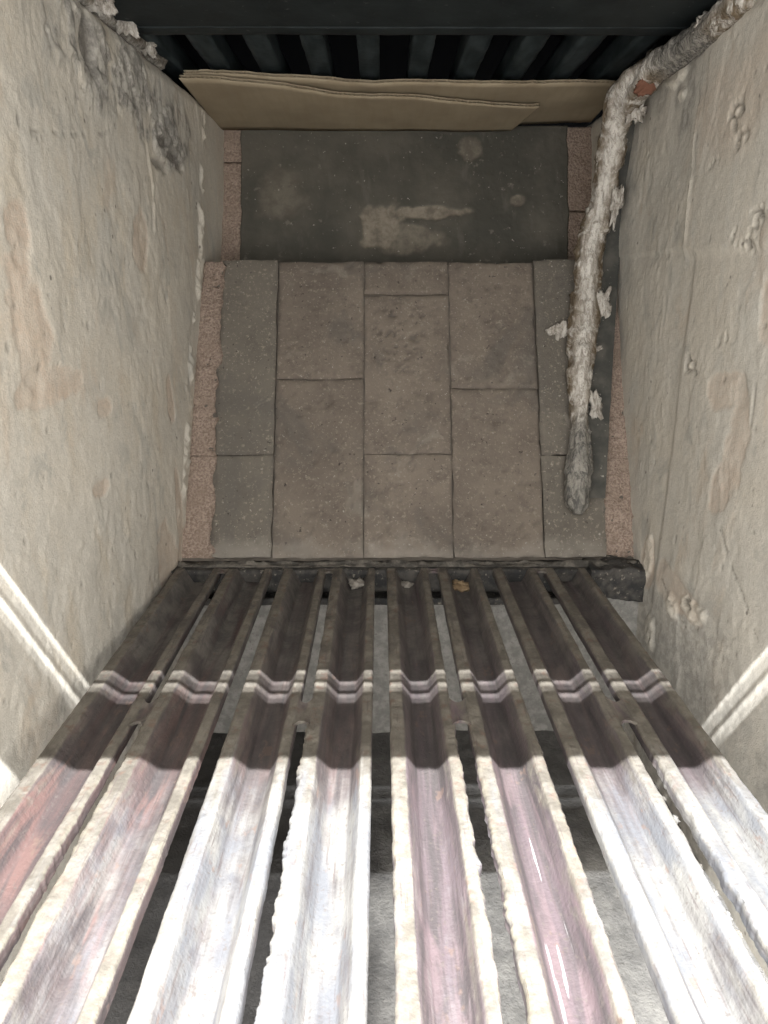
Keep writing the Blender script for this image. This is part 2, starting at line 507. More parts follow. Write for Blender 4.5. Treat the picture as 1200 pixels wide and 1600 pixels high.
# ------------------------------------------------------------------ setting: pit floor and ground
yy = np.linspace(0.0, 2.62, 150); xx = np.linspace(-1.02, 1.16, 120)
X, Y = np.meshgrid(xx, yy, indexing='ij')
Z = -0.735 + 0.03 * (fbm(X * 3, Y * 3, 5) - 0.5) + 0.012 * (fbm(X * 18, Y * 18, 9) - 0.5)
V, F, n0 = slab(np.stack([X, Y, Z], 2), (0, 0, -0.03))
dark_zone = np.maximum(sstep(0.10, -0.12, X + 0.25 * (fbm(X * 5, Y * 5, 15, 4) - 0.5)), 0.75 * sstep(1.72, 1.95, Y + 0.2 * (fbm(X * 6, Y * 6, 18) - 0.5)))  # floor colour darker on the left and towards the back
o = part('floor', V, F, M['pit_floor'], base=(0.07, 1.3, -0.75), attrs=dict(dark_zone=np.concatenate([dark_zone.ravel(), np.zeros(len(V) - n0)])))
tag(o, 'grey dusty ash pit floor seen through the grate slots', kind='structure')

# ------------------------------------------------------------------ side walls
def left_plane(y): return -0.745 + (y - 3.15) * 0.0645
def right_plane(y): return 0.985 - (y - 3.15) * 0.0238

def side_wall(side):
    yy = np.concatenate([np.linspace(0.70, 1.1, 20)[:-1], np.linspace(1.1, 3.85, 420)])
    zz = np.linspace(-0.76, 1.745, 330)
    Yg, Zg = np.meshgrid(yy, zz, indexing='ij')
    sd = 100 if side < 0 else 140
    h = 0.014 * (fbm(Yg * 2.2, Zg * 2.2, sd, 3) - 0.5) + 0.0035 * (fbm(Yg * 9, Zg * 9, sd + 4, 4) - 0.5) \
        + 0.0022 * (fbm(Yg * 40, Zg * 34, sd + 9, 3) - 0.5)
    # thin trowelled skins that end in little steps
    lay = fbm(Yg * 5, Zg * 3.2, sd + 13, 5, 0.55)
    h = h + 0.0014 * sstep(0.50, 0.52, lay) + 0.0018 * sstep(0.60, 0.62, lay)
    pink = np.zeros_like(h); soot = np.zeros_like(h); pale = np.zeros_like(h); dark = np.zeros_like(h)
    rs = np.random.RandomState(sd)
    if side < 0:
        for (u, v, a, b) in ((2.49, 1.16, 0.075, 0.10), (1.80, 0.77, 0.15, 0.045), (1.73, 0.95, 0.09, 0.16), (1.74, 1.15, 0.06, 0.10),
                             (2.08, 0.67, 0.05, 0.03), (2.46, 0.03, 0.10, 0.16), (2.60, 0.16, 0.035, 0.25), (2.62, 0.62, 0.03, 0.09), (2.0, 0.45, 0.06, 0.03)):
            b_ = blob(Yg, Zg, u, v, a, b, seed=sd + 20)
            pink = np.maximum(pink, b_ * (0.35 + 0.5 * fbm(Yg * 16, Zg * 12, sd + 25)))
            h = h - 0.003 * b_
        # scaly, sooty zone high up
        reg = np.maximum(blob(Yg, Zg, 2.35, 1.63, 0.42, 0.12, 0.6, 6, 0.3, sd + 30), blob(Yg, Zg, 2.78, 1.545, 0.34, 0.10, 0.6, 6, 0.3, sd + 31))
        sc_ = fbm(Yg * 16, Zg * 8, sd + 33, 5, 0.6)
        soot = np.clip(reg * sstep(0.36, 0.56, sc_) * 1.1, 0, 0.85)
        h = h + reg * 0.014 * (sc_ - 0.5) + reg * 0.007 * sstep(0.50, 0.53, fbm(Yg * 11, Zg * 9, sd + 36, 4))
        dk = blob(Yg, Zg, 2.235, 1.66, 0.035, 0.09, 0.6, 14, 0.3, sd + 40)
        dark = np.maximum(dark, dk * 0.75); h = h - 0.02 * dk
        for (u, v) in ((2.86, 1.475), (2.95, 1.45), (2.78, 1.50), (2.72, 1.42)):
            dk = blob(Yg, Zg, u, v, 0.055, 0.016, 0.8, 18, 0.3, sd + 42)
            dark = np.maximum(dark, dk * 0.6); h = h - 0.012 * dk
        lines = [([(1.86, 1.36), (2.1, 1.40), (2.30, 1.44), (2.42, 1.50)], 0.006)]
        ridges = [([(2.62, 1.47), (2.64, 1.34), (2.61, 1.20)], 0.008, 0.005)]
        # mortar squeezed out along the back corner
        d = polydist(Yg, Zg, [(3.30, 1.70), (3.22, 1.45), (3.16, 1.25), (3.10, 1.10), (2.93, 0.80), (2.76, 0.45), (2.60, 0.12)])
        bead = sstep(0.034, 0.012, d + 0.07 * (fbm(Yg * 30, Zg * 24, sd + 46, 4, 0.6) - 0.5)) * sstep(0.47, 0.60, fbm(Yg * 14, Zg * 11, sd + 48))
        pale = np.maximum(pale, bead * 0.5 * sstep(0.6, 1.1, Zg)); h = h + 0.013 * bead * (0.2 + 1.4 * fbm(Yg * 45, Zg * 45, sd + 49, 3))
    else:
        for (u, v, a, b) in ((2.06, 0.72, 0.12, 0.05), (1.97, 0.60, 0.06, 0.14), (2.02, 0.42, 0.045, 0.09), (1.88, 0.98, 0.06, 0.12), (2.47, 0.02, 0.06, 0.10), (2.2, 0.02, 0.15, 0.06)):
            b_ = blob(Yg, Zg, u, v, a, b, seed=sd + 20)
            pink = np.maximum(pink, b_ * (0.25 + 0.5 * fbm(Yg * 14, Zg * 10, sd + 25)))
            h = h - 0.003 * b_
        tn = blob(Yg, Zg, 2.22, 1.50, 0.22, 0.14, 0.4, 5, 0.4, sd + 28)
        pink = np.maximum(pink, 0.35 * tn)
        for (u, v, r_) in ((2.31, 0.77, 0.05), (2.06, 1.14, 0.06), (2.19, 1.47, 0.055), (2.11, 0.86, 0.035), (2.14, 1.40, 0.04), (2.0, 1.20, 0.05), (2.10, 0.03, 0.03), (2.3, 1.36, 0.03)):
            pm = blob(Yg, Zg, u, v, r_, r_ * 0.6, 0.9, 26, 0.25, sd + 60)
            spot = sstep(0.52, 0.62, fbm(Yg * 48, Zg * 40, sd + 62, 3))
            h = h - 0.012 * pm * spot
            dark = np.maximum(dark, pm * spot * 0.7); pale = np.maximum(pale, pm * (1 - spot) * 0.12)
        reg = blob(Yg, Zg, 2.62, 1.62, 0.22, 0.10, 0.6, 8, 0.3, sd + 64)
        soot = np.clip(reg * sstep(0.38, 0.6, fbm(Yg * 14, Zg * 9, sd + 66)) * 0.6, 0, 0.6)
        low_shade = blob(Yg, Zg, 1.95, -0.35, 0.75, 0.27, 0.5, 5, 0.3, sd + 68)
        soot = np.maximum(soot, low_shade * 0.4 * sstep(0.35, 0.6, fbm(Yg * 9, Zg * 9, sd + 69)))  # shade below the grate painted into the right wall, carried by soot
        h = h + 0.012 * sstep(2.475, 2.455, Yg + 0.012 * (fbm(Zg * 14, Yg * 2, sd + 70) - 0.5)) * sstep(1.09, 1.13, Zg)
        h = h - 0.006 * sstep(1.135, 1.125, Zg + 0.01 * (fbm(Yg * 12, Zg, sd + 71) - 0.5)) * sstep(2.36, 2.40, Yg)
        for (u, v, a, b) in ((2.47, 0.06, 0.030, 0.085), (2.07, 0.02, 0.07, 0.035), (2.36, -0.20, 0.05, 0.06), (2.20, -0.03, 0.04, 0.03), (2.70, 1.70, 0.10, 0.035), (2.62, 1.62, 0.03, 0.02)):
            lm = blob(Yg, Zg, u, v, a, b, 0.8, 16, 0.18, sd + 74)
            pale = np.maximum(pale, lm * 0.6)
            h = h + 0.013 * lm * (0.1 + 1.3 * fbm(Yg * 40, Zg * 40, sd + 76, 4, 0.65))
        lines = [([(1.98, 0.33), (1.90, 0.24), (1.80, 0.17), (1.72, 0.10)], 0.006), ([(1.91, 0.76), (1.905, 0.64)], 0.006), ([(2.33, 0.02), (2.2, -0.03), (2.1, -0.06)], 0.005)]
        ridges = [([(2.47, 1.66), (2.46, 1.40), (2.44, 1.15)], 0.008, 0.004)]
    soot_shade = sstep(0.16, -0.06, Zg + 0.22 * (fbm(Yg * 6, Zg * 6, sd + 85, 4) - 0.5)) * sstep(1.45, 1.9, Yg + 0.4 * (fbm(Yg * 3, Zg * 3, sd + 87) - 0.5))
    soot = np.maximum(soot, 0.45 * soot_shade)  # soot along the grate line plus painted shade below it
    for pts, w in lines:
        d = polydist(Yg, Zg, pts) + 0.03 * np.abs(fbm(Yg * 22, Zg * 22, sd + 80) - 0.5)
        l = sstep(w * 1.4, w * 0.3, d)
        h = h - 0.005 * l; dark = np.maximum(dark, l * 0.5)
    for pts, w, hh in ridges:
        d = polydist(Yg, Zg, pts) + 0.03 * np.abs(fbm(Yg * 16, Zg * 16, sd + 82) - 0.5)
        l = sstep(w * 2.2, w * 0.5, d)
        h = h + hh * l; pale = np.maximum(pale, l * 0.45)
    # a scatter of small nicks
    for _ in range(70):
        u = rs.uniform(1.4, 3.1); v = rs.uniform(-0.1, 1.6); r_ = rs.uniform(0.004, 0.010)
        d = np.hypot((Yg - u), (Zg - v) * rs.uniform(0.5, 1.0)) / r_
        n_ = sstep(1.1, 0.4, d + 0.8 * (fbm(Yg * 60, Zg * 60, sd + 90, 2) - 0.5))
        h = h - 0.004 * n_; dark = np.maximum(dark, 0.5 * n_)
    ed = np.minimum(1, (1.745 - Zg) / 0.03)
    if side < 0:
        Xg = left_plane(Yg) + h - 0.012 * (1 - ed)
        V, F, n0 = slab(np.stack([Xg, Yg, Zg], 2), (-0.30, 0, 0))
    else:
        Xg = right_plane(Yg) - h + 0.012 * (1 - ed)
        V, F, n0 = slab(np.stack([Xg, Yg, Zg], 2), (0.30, 0, 0), flip=True)
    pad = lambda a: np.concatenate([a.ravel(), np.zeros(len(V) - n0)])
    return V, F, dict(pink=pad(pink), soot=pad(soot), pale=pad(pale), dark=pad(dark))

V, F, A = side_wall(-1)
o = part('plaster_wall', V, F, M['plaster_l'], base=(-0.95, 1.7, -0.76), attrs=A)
tag(o, 'pale plastered side wall with sooty scaling near its top, facing the hanging fibre rope', 'wall')
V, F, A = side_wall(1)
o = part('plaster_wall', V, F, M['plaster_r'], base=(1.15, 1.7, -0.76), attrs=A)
tag(o, 'pale grey plastered side wall beside the hanging fibre rope', 'wall')

# ------------------------------------------------------------------ back wall of firebricks
a27 = math.radians(27); s27, c27 = math.sin(a27), math.cos(a27)
def on_back(x, s, n):       # x across, s up the slope, n out of the wall towards the fire
    return np.stack([x, 2.585 + s * s27 - n * c27, s * c27 + n * s27], -1)
wall_base = (0.1, 2.75, 0.0)
back = empty('brick_wall', wall_base)
tag(back, 'leaning back wall of large grey firebricks behind the grate', 'wall')
# mortar bed and core behind the bricks
xs = np.array([-0.80, 1.03]); ss = np.array([-0.02, 1.245])
Xm, Sm = np.meshgrid(xs, ss, indexing='ij')
V, F, _ = slab(on_back(Xm, Sm, np.full_like(Xm, -0.014)), (0, 0.14, 0.0))
part('mortar_bed', V, F, M['mortar'], back, wall_base, smooth=False)

def brick(x0, x1, s0, s1, seed, mat, proud=0.0, gap=0.0016, rag_l=0.0, rag_r=0.0, amp=1.0, name='brick', grit=0.0):
    nx = max(8, int((x1 - x0) / 0.011)); ns = max(8, int((s1 - s0) / 0.011))
    u = np.linspace(0, 1, nx); w = np.linspace(0, 1, ns)
    U, W = np.meshgrid(u, w, indexing='ij')
    Xb = x0 + gap * (0.4 + (seed * 7 % 10) / 5) + (x1 - x0 - 2 * gap) * U
    Sb = s0 + gap + (s1 - s0 - 2 * gap) * W
    # uneven outline
    Xb = Xb + (0.009 * (fbm(Sb * 18, Xb * 0 + seed, seed, 3) - 0.5)) * np.where((U == 0) | (U == 1), 1, 0)
    Sb = Sb + (0.009 * (fbm(Xb * 18, Sb * 0 + seed, seed + 5, 3) - 0.5)) * np.where((W == 0) | (W == 1), 1, 0)
    if rag_l: Xb = Xb + rag_l * (fbm(Sb * 12, Xb * 0 + 3, seed + 2, 5, 0.65) - 0.5) * 2 * (1 - U) ** 6
    if rag_r: Xb = Xb + rag_r * (fbm(Sb * 12, Xb * 0 + 3, seed + 3, 5, 0.65) - 0.5) * 2 * U ** 6
    e = np.minimum(np.minimum(Xb - x0, x1 - Xb), np.minimum(Sb - s0, s1 - Sb))
    n = proud + amp * (0.006 * (fbm(Xb * 5, Sb * 5, seed, 3) - 0.5) + 0.007 * (fbm(Xb * 34, Sb * 34, seed + 3, 4, 0.6) - 0.5))
    n = n + grit * (fbm(Xb * 45, Sb * 45, seed + 8, 4, 0.7) - 0.55)
    # chipped arrises
    chip = sstep(0.009, 0.0, e + 0.014 * (fbm(Xb * 24, Sb * 24, seed + 6, 3) - 0.35))
    n = n - 0.007 * chip
    pits = sstep(0.70, 0.76, fbm(Xb * 34, Sb * 34, seed + 11, 3)) * amp
    pits = np.maximum(pits, blob(Xb, Sb, 0.10, 0.94, 0.13, 0.18, 0.5, 8, 0.3, 33) * sstep(0.64, 0.70, fbm(Xb * 46, Sb * 52, 37, 4, 0.6)) * 1.8)
    n = n - 0.006 * pits
    dust = sstep(0.085, 0.0, Sb + 0.16 * (fbm(Xb * 10, Sb * 14, 77, 5, 0.6) - 0.5)) * 0.4
    Pt = on_back(Xb, Sb, n)
    V, F, n0 = slab(Pt, (0, 0.06 * c27, -0.06 * s27))
    z = np.zeros(len(V) - n0)
    return part(name, V, F, mat, back, wall_base,
                attrs=dict(edge=np.concatenate([np.clip(chip * 0.8 + pits * 0.6, 0, 1).ravel(), z]), dust=np.concatenate([dust.ravel(), z])), angle=50)
cols = [(-0.660, -0.428, [0, 0.414, 1.258], 'brick_smooth'), (-0.428, -0.067, [0, 0.737, 1.258], 'brick'), (-0.067, 0.287, [0, 0.419, 1.108, 1.258], 'brick'),
        (0.287, 0.645, [0, 0.696, 1.258], 'brick'), (0.645, 0.895, [0, 0.412, 1.258], 'brick_smooth')]
k = 0
for ci, (x0, x1, js, mt) in enumerate(cols):
    for s0, s1 in zip(js[:-1], js[1:]):
        k += 1
        brick(x0, x1, s0, s1, 200 + 13 * k, M[mt], proud=0.004 * ((k * 7) % 3 - 1) + (0.012 if ci in (0, 4) else 0),
              rag_l=0.03 if ci == 0 else 0, rag_r=0.02 if ci == 4 else 0, amp=0.35 if mt == 'brick_smooth' else 1.0)
for x0, x1, js in ((-0.80, -0.640, [0, 0.414, 1.262]), (0.885, 1.02, [0, 0.405, 1.25])):
    for s0, s1 in zip(js[:-1], js[1:]):
        k += 1
        o = brick(x0, x1, s0, s1, 200 + 13 * k, M['porous'], proud=-0.004, amp=1.6, grit=0.016)
        o['label'] = 'rough porous pinkish brick edge'

# dust that has gathered along the foot of the bricks
xx = np.linspace(-0.78, 0.99, 220); tt = np.linspace(0, 1, 9)
Xd, Td = np.meshgrid(xx, tt, indexing='ij')
hh = 0.020 * sstep(0.38, 0.68, fbm(Xd * 11, Td * 1.5, 91, 5, 0.6)) * np.sin(math.pi * Td) ** 0.7 + 0.004 * fbm(Xd * 60, Td * 5, 92, 2)
Yd = 2.565 - 0.045 * Td + 0.03 * hh; Zd = -0.012 + hh * (1.0 - 0.4 * Td)
V, F, _ = slab(np.stack([Xd, Yd, Zd], 2), (0, 0, -0.012), full=True)
tag(part('ash_dust', V, F, M['dust_dark'], base=(0.1, 2.55, 0)), 'grey dust drift along the foot of the bricks', 'dust', kind='stuff')

# ------------------------------------------------------------------ dark upper back panel
tp = (3.607 - 3.421) / (1.692 - 1.153)
def on_panel(x, z, n): return np.stack([x, 3.421 + (z - 1.153) * tp - n, z], -1)
pan_base = (0.1, 3.5, 1.0)
pan = empty('back_slab', pan_base)
tag(pan, 'soot darkened upper back slab with a scraped pale patch, above the firebricks', 'wall')
xx = np.linspace(-0.635, 0.862, 240); zz = np.linspace(0.98, 1.725, 130)
Xp, Zp = np.meshgrid(xx, zz, indexing='ij')
scr = np.maximum.reduce([blob(Xp, Zp, 0.02, 1.29, 0.11, 0.10, 0.55, 12, 0.12, 61), blob(Xp, Zp, 0.24, 1.345, 0.17, 0.028, 0.6, 12, 0.15, 62),
                         0.6 * blob(Xp, Zp, 0.13, 1.23, 0.16, 0.06, 0.6, 12, 0.2, 63), 0.8 * blob(Xp, Zp, 0.63, 1.40, 0.035, 0.022, 0.5, 14, 0.2, 64),
                         0.6 * blob(Xp, Zp, 0.42, 1.62, 0.05, 0.05, 0.6, 14, 0.2, 66), 0.4 * blob(Xp, Zp, -0.45, 1.40, 0.10, 0.10, 0.7, 10, 0.4, 65)])
n = 0.010 * (fbm(Xp * 6, Zp * 6, 67) - 0.5) + 0.005 * (fbm(Xp * 26, Zp * 26, 68) - 0.5) - 0.006 * scr
rag = 0.016 * (fbm(Zp * 12, Xp * 0 + 2, 69, 4) - 0.5)
Xp2 = Xp + rag * (np.abs((Xp - 0.11) / 0.75) ** 8)
V, F, n0 = slab(on_panel(Xp2, Zp, n + 0.006), (0, 0.10, 0))
part('slab', V, F, M['panel'], pan, pan_base, attrs=dict(scrape=np.concatenate([scr.ravel(), np.zeros(len(V) - n0)])))
for (x0, x1, zs) in ((-0.80, -0.625, (0.98, 1.565, 1.725)), (0.850, 1.03, (0.98, 1.35, 1.725))):
    for z0, z1 in zip(zs[:-1], zs[1:]):
        Xq, Zq = np.meshgrid(np.linspace(x0, x1, 18), np.linspace(z0 + 0.003, z1 - 0.003, 44), indexing='ij')
        n = -0.006 + 0.020 * (fbm(Xq * 26, Zq * 26, 71 + int(x0 * 10), 4, 0.65) - 0.5)
        V, F, _ = slab(on_panel(Xq, Zq, n), (0, 0.10, 0))
        o = part('brick', V, F, M['porous'], pan, pan_base)
        o['label'] = 'rough pinkish brick edge'
v, f = box(-0.82, 1.04, 3.22, 3.45, 0.95, 1.09)
part('ledge', v, f, M['mortar'], pan, pan_base, smooth=False)

# ------------------------------------------------------------------ ash pit: back wall, support angle
Xq, Zq = np.meshgrid(np.linspace(-1.02, 1.16, 160), np.linspace(-0.76, -0.09, 60), indexing='ij')
n = 0.016 * (fbm(Xq * 6, Zq * 6, 81) - 0.5) + 0.006 * (fbm(Xq * 30, Zq * 30, 82) - 0.5)
V, F, _ = slab(np.stack([Xq, 2.50 - n, Zq], 2), (0, 0.12, 0))
tag(part('pit_wall', V, F, M['pit'], base=(0.07, 2.52, -0.76)), 'light grey back wall of the ash pit below the grate', 'wall')

sup_b = (0.1, 2.5, -0.13)
sup = empty('support_angle', sup_b)
tag(sup, 'dark scaled iron angle carrying the far ends of the grate bars', 'support')
v, f = rough_box(-0.83, 0.80, 2.482, 2.585, -0.131, -0.012, (90, 6, 8), 0.004, 22, 5)
part('web', v, f, M['scale'], sup, sup_b)
v, f = rough_box(-0.83, 0.80, 2.425, 2.478, -0.128, -0.100, (90, 5, 3), 0.003, 22, 6)
part('lip', v, f, M['scale'], sup, sup_b)
v, f = rough_box(0.795, 1.03, 2.470, 2.60, -0.131, -0.004, (36, 16, 16), 0.016, 20, 8)
o = part('end_block', v, f, M['scale'], sup, sup_b)
o['label'] = 'crumbled dark block in the corner'

# ------------------------------------------------------------------ grate
Y_BACK, Y_FRONT = 2.476, 0.36
ny = 620
yv = Y_BACK - (Y_BACK - Y_FRONT) * np.linspace(0, 1, ny) ** 0.85
def channel(x0, x1, ci, mat, parent, base, slot_side):
    """one bar: flat flanges either side of a trough, square flanks; slot_side +1 when the plate's slot lies on its right"""
    w = x1 - x0
    D = 0.056
    # across: (fraction of width, z, top flag)
    fr = []
    def run(a, za, b, zb, n, t):
        for q in range(n):
            s = q / n
            fr.append((a + (b - a) * s, za + (zb - za) * s, t))
    run(0.0, -0.030, 0.0, -0.006, 3, 0)
    run(0.0, -0.006, 0.03, 0.0, 2, 1)
    run(0.03, 0.0, 0.205, 0.0, 6, 1)
    run(0.205, 0.0, 0.225, -0.004, 1, 0.6)
    run(0.225, -0.004, 0.30, -D / 2, 3, 0.35)
    run(0.30, -D / 2, 0.375, -D + 0.004, 2, 0.1)
    run(0.375, -D + 0.004, 0.405, -D, 1, 0)
    run(0.405, -D, 0.675, -D, 7, 0)
    run(0.675, -D, 0.705, -D + 0.004, 1, 0)
    run(0.705, -D + 0.004, 0.77, -D / 2, 2, 0.1)
    run(0.77, -D / 2, 0.835, -0.004, 3, 0.35)
    run(0.835, -0.004, 0.855, 0.0, 1, 0.6)
    run(0.855, 0.0, 0.97, 0.0, 5, 1)
    run(0.97, 0.0, 1.0, -0.006, 2, 1)
    run(1.0, -0.006, 1.0, -0.030, 3, 0)
    run(1.0, -0.030, 0.87, -0.030, 1, 0)
    run(0.87, -0.030, 0.72, -0.082, 1, 0)
    run(0.72, -0.082, 0.36, -0.082, 1, 0)
    run(0.36, -0.082, 0.19, -0.030, 1, 0)
    fr.append((0.19, -0.030, 0))
    fr = np.array(fr)
    if slot_side < 0:      # mirror so that the narrower flange faces the slot
        pass
    m = len(fr)
    Q, Yg = np.meshgrid(np.arange(m), yv, indexing='ij')
    f_, z_, t_ = fr[:, 0][Q], fr[:, 1][Q], fr[:, 2][Q]
    sd = 300 + ci * 17
    Xg = x0 + w * f_
    front = sstep(1.62, 1.15, Yg)
    # ragged, crusted edges
    jag = fbm(Yg * 19, f_ * 0 + ci, sd, 5, 0.6) - 0.5
    jag2 = fbm(Yg * 85, f_ * 0 + ci + 3, sd + 3, 3, 0.6) - 0.5
    gate = sstep(0.35, 0.65, fbm(Yg * 9, f_ * 0 + ci + 7, sd + 5, 3))
    sl = JAG[ci][0] * (0.3 + 0.7 * front); sr = JAG[ci][1] * (0.3 + 0.7 * front)
    el = np.where(f_ < 0.02, 1.0, 0); er = np.where(f_ > 0.98, 1.0, 0)
    Xg = Xg + el * (jag * 0.018 + jag2 * 0.013 * gate - 0.002) * sl + er * (jag * 0.018 + jag2 * 0.013 * gate + 0.002) * sr
    isl = sstep(0.10, 0.0, f_) * t_; isr = sstep(0.92, 1.0, f_) * t_
    crust = np.clip((isl * CR[ci][0] + isr * CR[ci][1]) * (0.15 + 0.85 * front), 0, 1)
    Zg = z_ + crust * 0.004 * (fbm(Yg * 55, Xg * 55, sd + 6, 3) - 0.3)
    Zg = Zg + (0.0035 * (fbm(Yg * 10, Xg * 30, sd + 9, 3) - 0.5) + 0.0035 * (fbm(Yg * 45, Xg * 60, sd + 10, 3) - 0.5)) * (z_ > -0.029)
    # long, slightly wandering scale ridges in the trough
    inside = ((f_ > 0.22) & (f_ < 0.84) & (Q < m - 8)).astype(float)
    Zg = Zg + inside * 0.005 * (fbm(Yg * 2.4, f_ * 9, sd + 12, 3) - 0.4)
    ashv = TROUGH[ci] * inside + FLANGE[ci] * (1 - inside)
    ash = ashv * sstep(1.75, 1.10, Yg) + 0.06 * (1 - inside)
    dash = np.zeros_like(ash)
    if ci == 5:
        dash = sstep(1.32, 1.2, Yg) * (np.abs(f_ - 0.54) < 0.14) * inside
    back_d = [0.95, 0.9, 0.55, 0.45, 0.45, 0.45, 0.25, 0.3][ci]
    sootd_shade = np.clip(0.3 * sstep(1.2, 1.5, Yg) + back_d * sstep(1.5, 2.1, Yg) + 0.35 * sstep(2.2, 2.45, Yg), 0, 1)  # soot dust at the back; first term paints troughs greyer where shade begins
    P = np.stack([Xg, Yg, Zg], 2)
    V = P.reshape(-1, 3)
    F = gridfaces(m, ny).tolist()
    F += [[(m - 1) * ny + j, 0 * ny + j, 0 * ny + j + 1, (m - 1) * ny + j + 1] for j in range(ny - 1)]
    F.append([q * ny for q in range(m)])
    F.append([q * ny + ny - 1 for q in range(m - 1, -1, -1)])
    return part('channel', V, F, mat, parent, base, attrs=dict(ash=ash, top=t_, crust=crust, dash=dash, sootd_shade=sootd_shade), angle=60)

#          left/right edge raggedness, crust, ash cover of trough and flanges, one entry per channel
JAG = [(0.15, 0.3), (0.8, 0.25), (0.15, 0.2), (1.0, 0.12), (0.4, 0.8), (0.6, 0.35), (0.15, 0.4), (0.5, 0.25)]
CR = [(0.4, 0.7), (0.9, 0.7), (0.1, 0.1), (0.2, 0.1), (0.5, 1.0), (0.9, 0.6), (0.3, 0.3), (0.3, 0.2)]
TROUGH = [0.28, 0.56, 0.64, 0.68, 0.42, 0.34, 0.68, 0.74]
FLANGE = [0.40, 0.38, 0.60, 0.62, 0.44, 0.42, 0.58, 0.62]
plates = [(-0.775, -0.410, 'grate1', 'cast iron grate plate with a reddish outer trough, along the scaly plaster wall'),
          (-0.366, -0.021, 'grate2', 'cast iron grate plate thick with white and grey ash, beside the red tinged plate'),
          (0.023, 0.368, 'grate3', 'cast iron grate plate with mauve troughs and cream crusted edges'),
          (0.4246, 0.777, 'grate4', 'pale ash covered cast iron grate plate nearest the hanging fibre rope wall')]
SLOTS = [0.027, 0.029, 0.037, 0.034]
for pi, (x0, x1, mt, lab) in enumerate(plates):
    SLOT = SLOTS[pi]
    base = ((x0 + x1) / 2, 1.45, -0.088)
    g = empty('grate_plate', base)
    tag(g, lab, 'grate', 'ash covered grate plates')
    xc = (x0 + x1) / 2 + 0.001
    channel(x0, xc - SLOT / 2, 2 * pi, M[mt], g, base, 1)
    channel(xc + SLOT / 2, x1, 2 * pi + 1, M[mt], g, base, -1)
    # cross ties with hollowed ends: at the back, half way and at the front
    for (yc, hl, ends) in ((Y_BACK - 0.012, 0.012, (True, False)), (1.53, 0.040, (True, True)), (Y_FRONT + 0.02, 0.02, (False, True))):
        hw = SLOT / 2 + 0.004
        nn = 13
        xs_ = np.linspace(-hw, hw, nn)
        arch = 0.022 * (np.abs(xs_) / hw) ** 2.4
        lo = yc - hl - (arch if ends[0] else 0)
        hi = yc + hl + (arch if ends[1] else 0)
        top = -0.002 - 0.004 * (1 - (np.abs(xs_) / hw) ** 2)
        rows = []
        for t in np.linspace(0, 1, 9):
            rows.append(np.stack([xc + xs_, lo + (hi - lo) * t, top + 0.004 * abs(2 * t - 1) ** 3], 1))
        Pt = np.stack(rows, 1)
        V, F, n0 = slab(Pt, (0, 0, -0.008))
        nv_ = len(V)
        part('cross_tie', V, F, M[mt], g, base, attrs=dict(ash=np.full(nv_, 0.10), top=np.full(nv_, 0.55), crust=np.zeros(nv_), dash=np.zeros(nv_), sootd_shade=np.zeros(nv_)), angle=50)

# crumbs of ash left in the trough ends and hanging in the slots
def lump(x, y, z, r, seed, mat, label, grp=None, squash=0.42):
    v, f = clump(r, seed, squash, 22, 0.6)
    o = part('ash_lump', v + np.array([x, y, z]), f, mat, base=(x, y, z - r * squash * 0.8))
    tag(o, label, 'ash', grp)
    return o
def trough_x(ci):
    x0, x1 = plates[ci // 2][:2]; SLOT = SLOTS[ci // 2]
    xc = (x0 + x1) / 2
    return (x0 + (xc - SLOT / 2 - x0) * 0.54) if ci % 2 == 0 else (xc + SLOT / 2 + (x1 - xc - SLOT / 2) * 0.54)
lump(trough_x(5), 2.415, -0.046, 0.038, 5, M['ash_tan'], 'orange tan ash lump at the back end of a mauve trough')
lump(trough_x(4) - 0.01, 2.44, -0.052, 0.026, 6, M['dust'], 'flat grey brown ash lump in the mauve trough next to the tan lump')
lump(trough_x(3), 2.425, -0.040, 0.034, 17, M['dust'], 'grey ash lump at the back end of the middle ashy trough')

# ------------------------------------------------------------------ flue grille and hood above
hood_b = (0.1, 1.5, 1.80)
hood = empty('hood_plate', hood_b)
tag(hood, 'black iron hood plate with narrow slits over the grate', 'hood')
XL, XR, XS = -3.6, 3.8, -0.145  # unseen plate stretched past the walls so light enters only by the slits
ZB, ZT = 1.800, 1.809
def cy(yg): return yg + (LAMP.y - yg) * 1.80 / LAMP.z
def hp(name, pts):
    """plate piece from an outline in plan"""
    n = len(pts)
    V = [(x, y, ZB) for x, y in pts] + [(x, y, ZT) for x, y in pts]
    F = [list(range(n))[::-1], list(range(n, 2 * n))] + [[i, (i + 1) % n, n + (i + 1) % n, n + i] for i in range(n)]
    part(name, V, F, M['iron'], hood, hood_b, smooth=False)
y1, y2, y3, y4 = cy(1.727), cy(1.674), cy(1.664), cy(1.613)
hp('front_plate', [(XL, cy(1.33)), (XR, cy(1.36)), (XR, cy(1.632)), (0.42, cy(1.634)), (XS, cy(1.644)), (XS, y4), (XL, y4)])
hp('slit_bar', [(XL, y3), (XS, y3), (XS, cy(1.660)), (0.42, cy(1.661)), (XR, cy(1.667)), (XR, cy(1.688)), (0.42, cy(1.702)), (XS, cy(1.711)), (XS, y2), (XL, y2)])
hp('rear_plate', [(XL, y1), (XR, y1), (XR, 2.60), (XL, 2.60)])
for x0, x1 in ((XL, left_plane(2) - 0.10), (right_plane(2) + 0.10, XR)):
    v, f = box(x0, x1, 0.70, 3.85, 1.748, 1.797)
    part('gap_blocker', v, f, M['iron'], hood, hood_b, smooth=False)  # added blocks filling the gap above the walls so no light leaks in
gr_b = (0.1, 3.1, 1.80)
grl = empty('flue_grille', gr_b)
tag(grl, 'black iron bars across the flue opening above the cardboard', 'grille')
